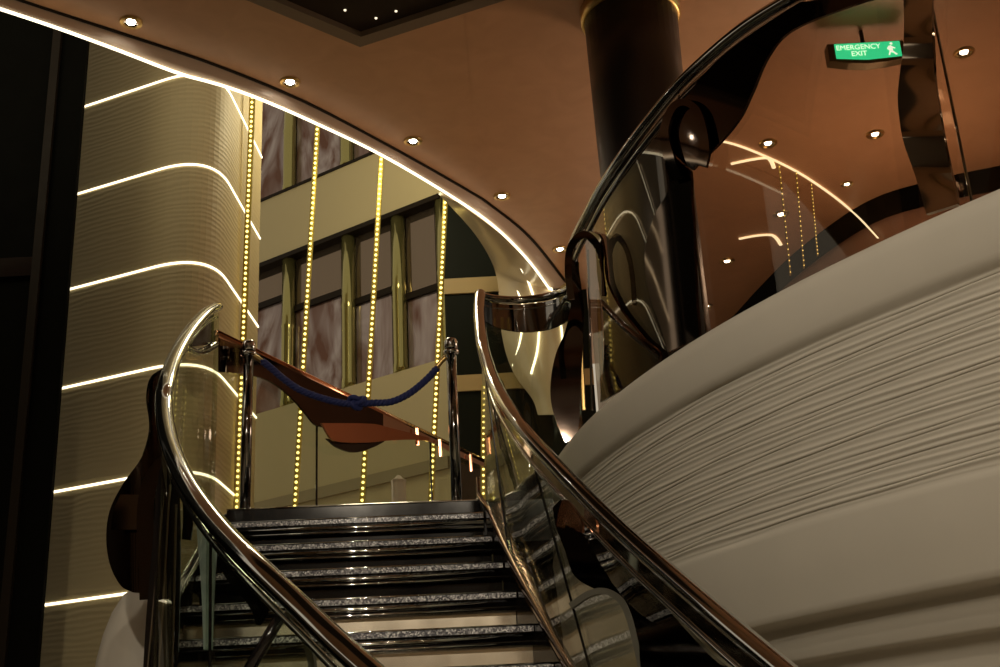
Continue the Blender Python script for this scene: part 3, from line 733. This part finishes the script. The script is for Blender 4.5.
for (x0, y0, x1, y1) in ((164, 490, 146, 690), (170, 485, 158, 690), (176, 505, 172, 690)):
    obj('chrome_line', bar(P(x0, y0, 4.17), P(x1, y1, 4.17), .005), M['chrome'], lb_)
obj('end_panel', ribbon([((196, 322), (214, 310)), ((192, 338), (214, 335)), ((190, 347), (214, 344))], lambda x, y: P(x, y, 5.7), 4, 3), M['black'], lb_, smooth=True, solid=.012)
obj('return_rail', sweep(catmull([P(186, 348, 5.3), P(196, 352, 5.5), P(206, 350, 5.65), P(216, 344, 5.8)], 6), .018, .018, 10), M['chrome'], lb_, smooth=True)
obj('reflection_fin', ribbon([((195, 496), (218, 512)), ((198, 540), (218, 540)), ((202, 590), (215, 590)), ((204, 650), (213, 650))], lambda x, y: P(x, y, 4.42), 5, 3), veil('pale_blue_reflection', (.50, .62, .60), .42), lb_, smooth=True, solid=.01)  # translucent veil painted as a bluish reflection in the left glass
# rounded white foot left of the stairs
pc = P(148, 667, 5.2)
wb_ = obj('bell_base', lathe([(.24, -1.4), (.225, -.4), (.215, -.1), (.205, .03), (.185, .13), (.155, .22), (.115, .29), (.06, .335), (0.01, .345)], (pc.x, pc.y, pc.z), 40, True), M['white'], smooth=True)
for v in wb_.data.vertices: v.co -= Vector((pc.x, pc.y, pc.z - 1.4))
wb_.location = (pc.x, pc.y, pc.z - 1.4)
me = wb_.data
zmin = wb_.location.z
for v in me.vertices:
    if v.co.z < .001: v.co.z = -zmin + .0
tag(wb_, 'smooth white bell-shaped base at the left foot of the stair rail', 'base')

# ------------------------------------------------------------------ landing balustrade whose chrome rail is coloured copper for the reflected ceiling
A_, B_ = (-1.45, 5.9), (-.17, 8.68)
SL = lambda x, y: hit_line(x, y, A_, B_)
lbal = thing('landing_balustrade', 'landing balustrade with a chrome rail coloured copper for the reflected ceiling, sloping behind the blue rope', 'balustrade', (-.8, 7.3, ZL))
ra, rbp = SL(216, 335), SL(482, 462)
obj('handrail', bar(ra, rbp, .026, .03, 14), M['copper'], lbal, smooth=True)
obj('rail_line', bar(ra + Vector((.02, -.02, -.045)), rbp + Vector((.02, -.02, -.045)), .008, .008, 8), M['copper'], lbal, smooth=True)
gcut = [216, 317, 366, 430, 482]
for a, b in zip(gcut, gcut[1:]):
    t0, t1 = (a - 216) / 266, (b - 216) / 266
    p0, p1 = SL(a, 335 + 127 * t0), SL(b, 335 + 127 * t1)
    obj('glass_panel', ruled([p0, p1], [Vector((p0.x, p0.y, ZL)), Vector((p1.x, p1.y, ZL))]), M['glass'], lbal, solid=.012)
    if b in (317, 430):
        obj('glass_edge', bar(p1, (p1.x, p1.y, ZL), .006, .006, 6), M['black_gloss'], lbal)
off = Vector((.03, -.03, 0))
SLo = lambda x, y: SL(x, y) + off
top_ = lambda x: 338 + 127 * (x - 216) / 266
low = [(215.5, 374), (241, 376), (260, 381), (275, 389), (290, 402), (302, 416), (312, 427)]
obj('wave_panel', ribbon([((215.5, 341), (215.5, 374)), ((241, top_(241)), (241, 376)), ((260, top_(260)), (260, 381)), ((275, top_(275)), (275, 389)), ((290, top_(290)), (290, 402)), ((302, top_(302)), (302, 416)), ((314, top_(314)), (314, 428)), ((340, top_(340)), (340, 429)), ((379, top_(379)), (379, 431))], SLo, 4, 4), M['bronze'], lbal, smooth=True, solid=.012)
obj('reflected_lip', ribbon([((312, 427), (313, 429)), ((330, 427), (322, 443)), ((350, 427), (335, 446)), ((367, 428), (360, 446)), ((379, 431), (379, 444)), ((400, 436), (402, 443)), ((420, 441), (420, 444))], lambda x, y: SL(x, y) + off * 2.2, 5, 4), M['copper'], lbal, smooth=True, solid=.012)  # copper-coloured reflection band on the bulge, built as a lip
obj('wave_foot', ribbon([((320, 441), (321, 442)), ((334, 444), (331, 450)), ((350, 445), (348, 455)), ((364, 444), (366, 450)), ((377, 443), (378, 444))], lambda x, y: SL(x, y) + off * 1.5, 5, 3), M['black_gloss'], lbal, smooth=True, solid=.012)
obj('rosy_reflection_panel', ribbon([((379, top_(379)), (379, 431)), ((395, top_(395)), (395, 436)), ((415, top_(415)), (415, 441)), ((434, top_(434)), (434, 446)), ((449, top_(449)), (449, 455)), ((480, top_(480)), (480, 468))], SLo, 4, 3), simple('rosy_reflection', (.90, .72, .63), .10, 1), lbal, smooth=True, solid=.012)  # mirror tinted rosy to carry the pinkish reflections
for x in (410, 433, 464):
    obj('copper_clip', bar(SL(x, top_(x)) + off * 1.5, SL(x + 1, top_(x) + 17) + off * 1.5, .012, .006, 6), M['copper'], lbal)

# ------------------------------------------------------------------ stanchions and rope
def stanchion(x_top, y_top, Y, lab):
    p = P(x_top, y_top, Y); h = p.z - ZL
    t = thing('stanchion', lab, 'rope post', (p.x, p.y, ZL - .01), 'rope posts on the landing')
    c = (p.x, p.y, ZL - .01); h += .01
    obj('base', lathe([(.11, 0), (.11, .012), (.05, .022), (.03, .035)], c, 24), M['chrome'], t, smooth=True)
    obj('post', lathe([(.026, .03), (.026, h - .05)], c, 20), M['chrome_dark'], t, smooth=True)
    obj('collar', lathe([(.027, h - .085), (.040, h - .078), (.040, h - .066), (.027, h - .06)], c, 20), M['chrome'], t, smooth=True)
    obj('finial', lathe([(.030, h - .055), (.034, h - .05), (.034, h - .012), (.028, h - .002), (.0, h)], c, 20, False), M['chrome'], t, smooth=True)
    return t
stanchion(249, 341, 5.95, 'chrome rope post at the left end of the landing edge')
stanchion(450.5, 339, 5.95, 'chrome rope post at the right end of the landing edge')
YR = 5.93
rpx = [(262, 361), (272, 369), (285, 380), (300, 390), (318, 397), (336, 402), (352, 404), (372, 403), (390, 402), (405, 396), (418, 387), (430, 376), (437, 368)]
rc = catmull([P(x, y, YR) for x, y in rpx], 10)
rope = thing('barrier_rope', 'dark blue knotted rope slung between the two chrome posts', 'rope', P(355, 404, YR))
# three twisted strands
strands = []
dist = 0
for s in range(3):
    pts = []; dist = 0
    for i, p in enumerate(rc):
        if i: dist += (p - rc[i - 1]).length
        an = dist * 95 + s * 2.094
        t = (rc[min(i + 1, len(rc) - 1)] - rc[max(i - 1, 0)]).normalized(); a = t.cross(Vector((0, 1, 0))).normalized()
        pts.append(p + a * (math.cos(an) * .009) + Vector((0, 1, 0)) * (math.sin(an) * .009))
    strands.append(sweep(pts, .0105, seg=7, up=Vector((0, 1, 0))))
obj('cord', join(*strands), M['rope'], rope, smooth=True)
kc = P(357, 402, YR)
kp = []
for i in range(60):
    t = 2 * math.pi * i / 60
    kp.append(kc + Vector(((math.sin(t) + 2 * math.sin(2 * t)) * .014, -math.sin(3 * t) * .014, (math.cos(t) - 2 * math.cos(2 * t)) * .011)))
obj('knot', sweep(kp, .014, seg=8, closed=True), M['rope'], rope, smooth=True)
for a, b, c_ in (((254, 356), (259, 359), (264, 363)), ((446, 357), (441, 362), (435, 369))):
    obj('hook', sweep(catmull([P(*a, YR), P(*b, YR), P(*c_, YR)], 4), .013, seg=10), M['brass'], rope, smooth=True)

# small white block with a pointed cap beyond the glass
q0, q1 = P(392, 500, 8.3), P(407, 480, 8.3)
pb = P(399, 500, 8.3)
ln = thing('white_block', 'small white block with a pointed top standing behind the landing edge', 'white_block', (pb.x, pb.y, 2.2))
obj('body', lathe([(.052, 0), (.055, .02), (.05, .03), (.05, q1.z - 2.2 - .02), (.055, q1.z - 2.2)], (pb.x, pb.y, 2.2), 8), simple('block_white', (.75, .66, .60), .4), ln)
obj('cap', lathe([(.055, q1.z - 2.2), (.03, q1.z - 2.2 + .015), (.012, q1.z - 2.2 + .035)], (pb.x, pb.y, 2.2), 8), simple('block_cap', (.70, .62, .56), .4), ln)

# ================================================================== LIGHT
def lamp(kind, loc, power, col, target=None, size=.1, angle=100, blend=.6):
    d = bpy.data.lights.new('lamp', kind); d.energy = power; d.color = col
    if kind == 'SPOT': d.spot_size = math.radians(angle); d.spot_blend = blend; d.shadow_soft_size = size
    elif kind == 'POINT': d.shadow_soft_size = size
    elif kind == 'AREA': d.size = size
    o = bpy.data.objects.new('lamp', d); C.objects.link(o); o.location = loc
    if target is not None: o.rotation_euler = (Vector(target) - Vector(loc)).to_track_quat('-Z', 'Y').to_euler()
    return o
warm = (1., .86, .66)
for x, y, e in ((-2.2, -1.5, 190), (0, -.8, 190), (2.4, -1.5, 230), (-.9, 2.2, 130), (1.2, .6, 150), (4.2, -.2, 150)):  # unseen overhead spots added as fill, without fixtures
    lamp('SPOT', (x, y, ZC - .05), e, warm, (x, y, 0), .06, 140, .8)
lamp('SPOT', (-.8, -2.6, ZC - .2), 330, warm, (-.6, 5., 1.9), .12, 45, .9)  # unseen spot added to brighten the stair fronts
lamp('SPOT', (.6, -2.8, ZC - .2), 270, warm, (1.9, 3.4, 1.8), .12, 60, .9)  # unseen spot added to brighten the white balcony
lamp('POINT', (-1.0, 8.2, 6.6), 42, (1., .86, .54), size=.3)  # unseen point light added for the walls beyond the ceiling edge
lamp('POINT', (-3.9, 4.2, 6.4), 45, (1., .86, .58), size=.7)  # unseen point light added to brighten the rippled wall
lamp('POINT', (2.6, 7.0, 4.3), 45, (1., .72, .5), size=.3)  # unseen point light added to brighten the far brown wall

w = bpy.data.worlds.new('World'); sc.world = w; w.use_nodes = True
bg = w.node_tree.nodes['Background']; bg.inputs['Color'].default_value = (.30, .255, .19, 1); bg.inputs['Strength'].default_value = 1.4

# ================================================================== CAMERA
cd = bpy.data.cameras.new('Camera'); cam = bpy.data.objects.new('Camera', cd); C.objects.link(cam)
cd.sensor_width = 36; cd.lens = F / 1000 * 36; cd.clip_end = 100; cd.clip_start = .02
from mathutils import Matrix
R = Matrix((RV, UV, -f0)).transposed()
cam.matrix_world = Matrix.Translation(CAM) @ R.to_4x4()
sc.camera = cam
vs = sc.view_settings
vs.view_transform = 'Standard'; vs.look = 'None'; vs.gamma = 1; vs.exposure = .24; vs.use_curve_mapping = False
sc.cycles.transparent_max_bounces = 20
sc.cycles.max_bounces = 10; sc.cycles.glossy_bounces = 6
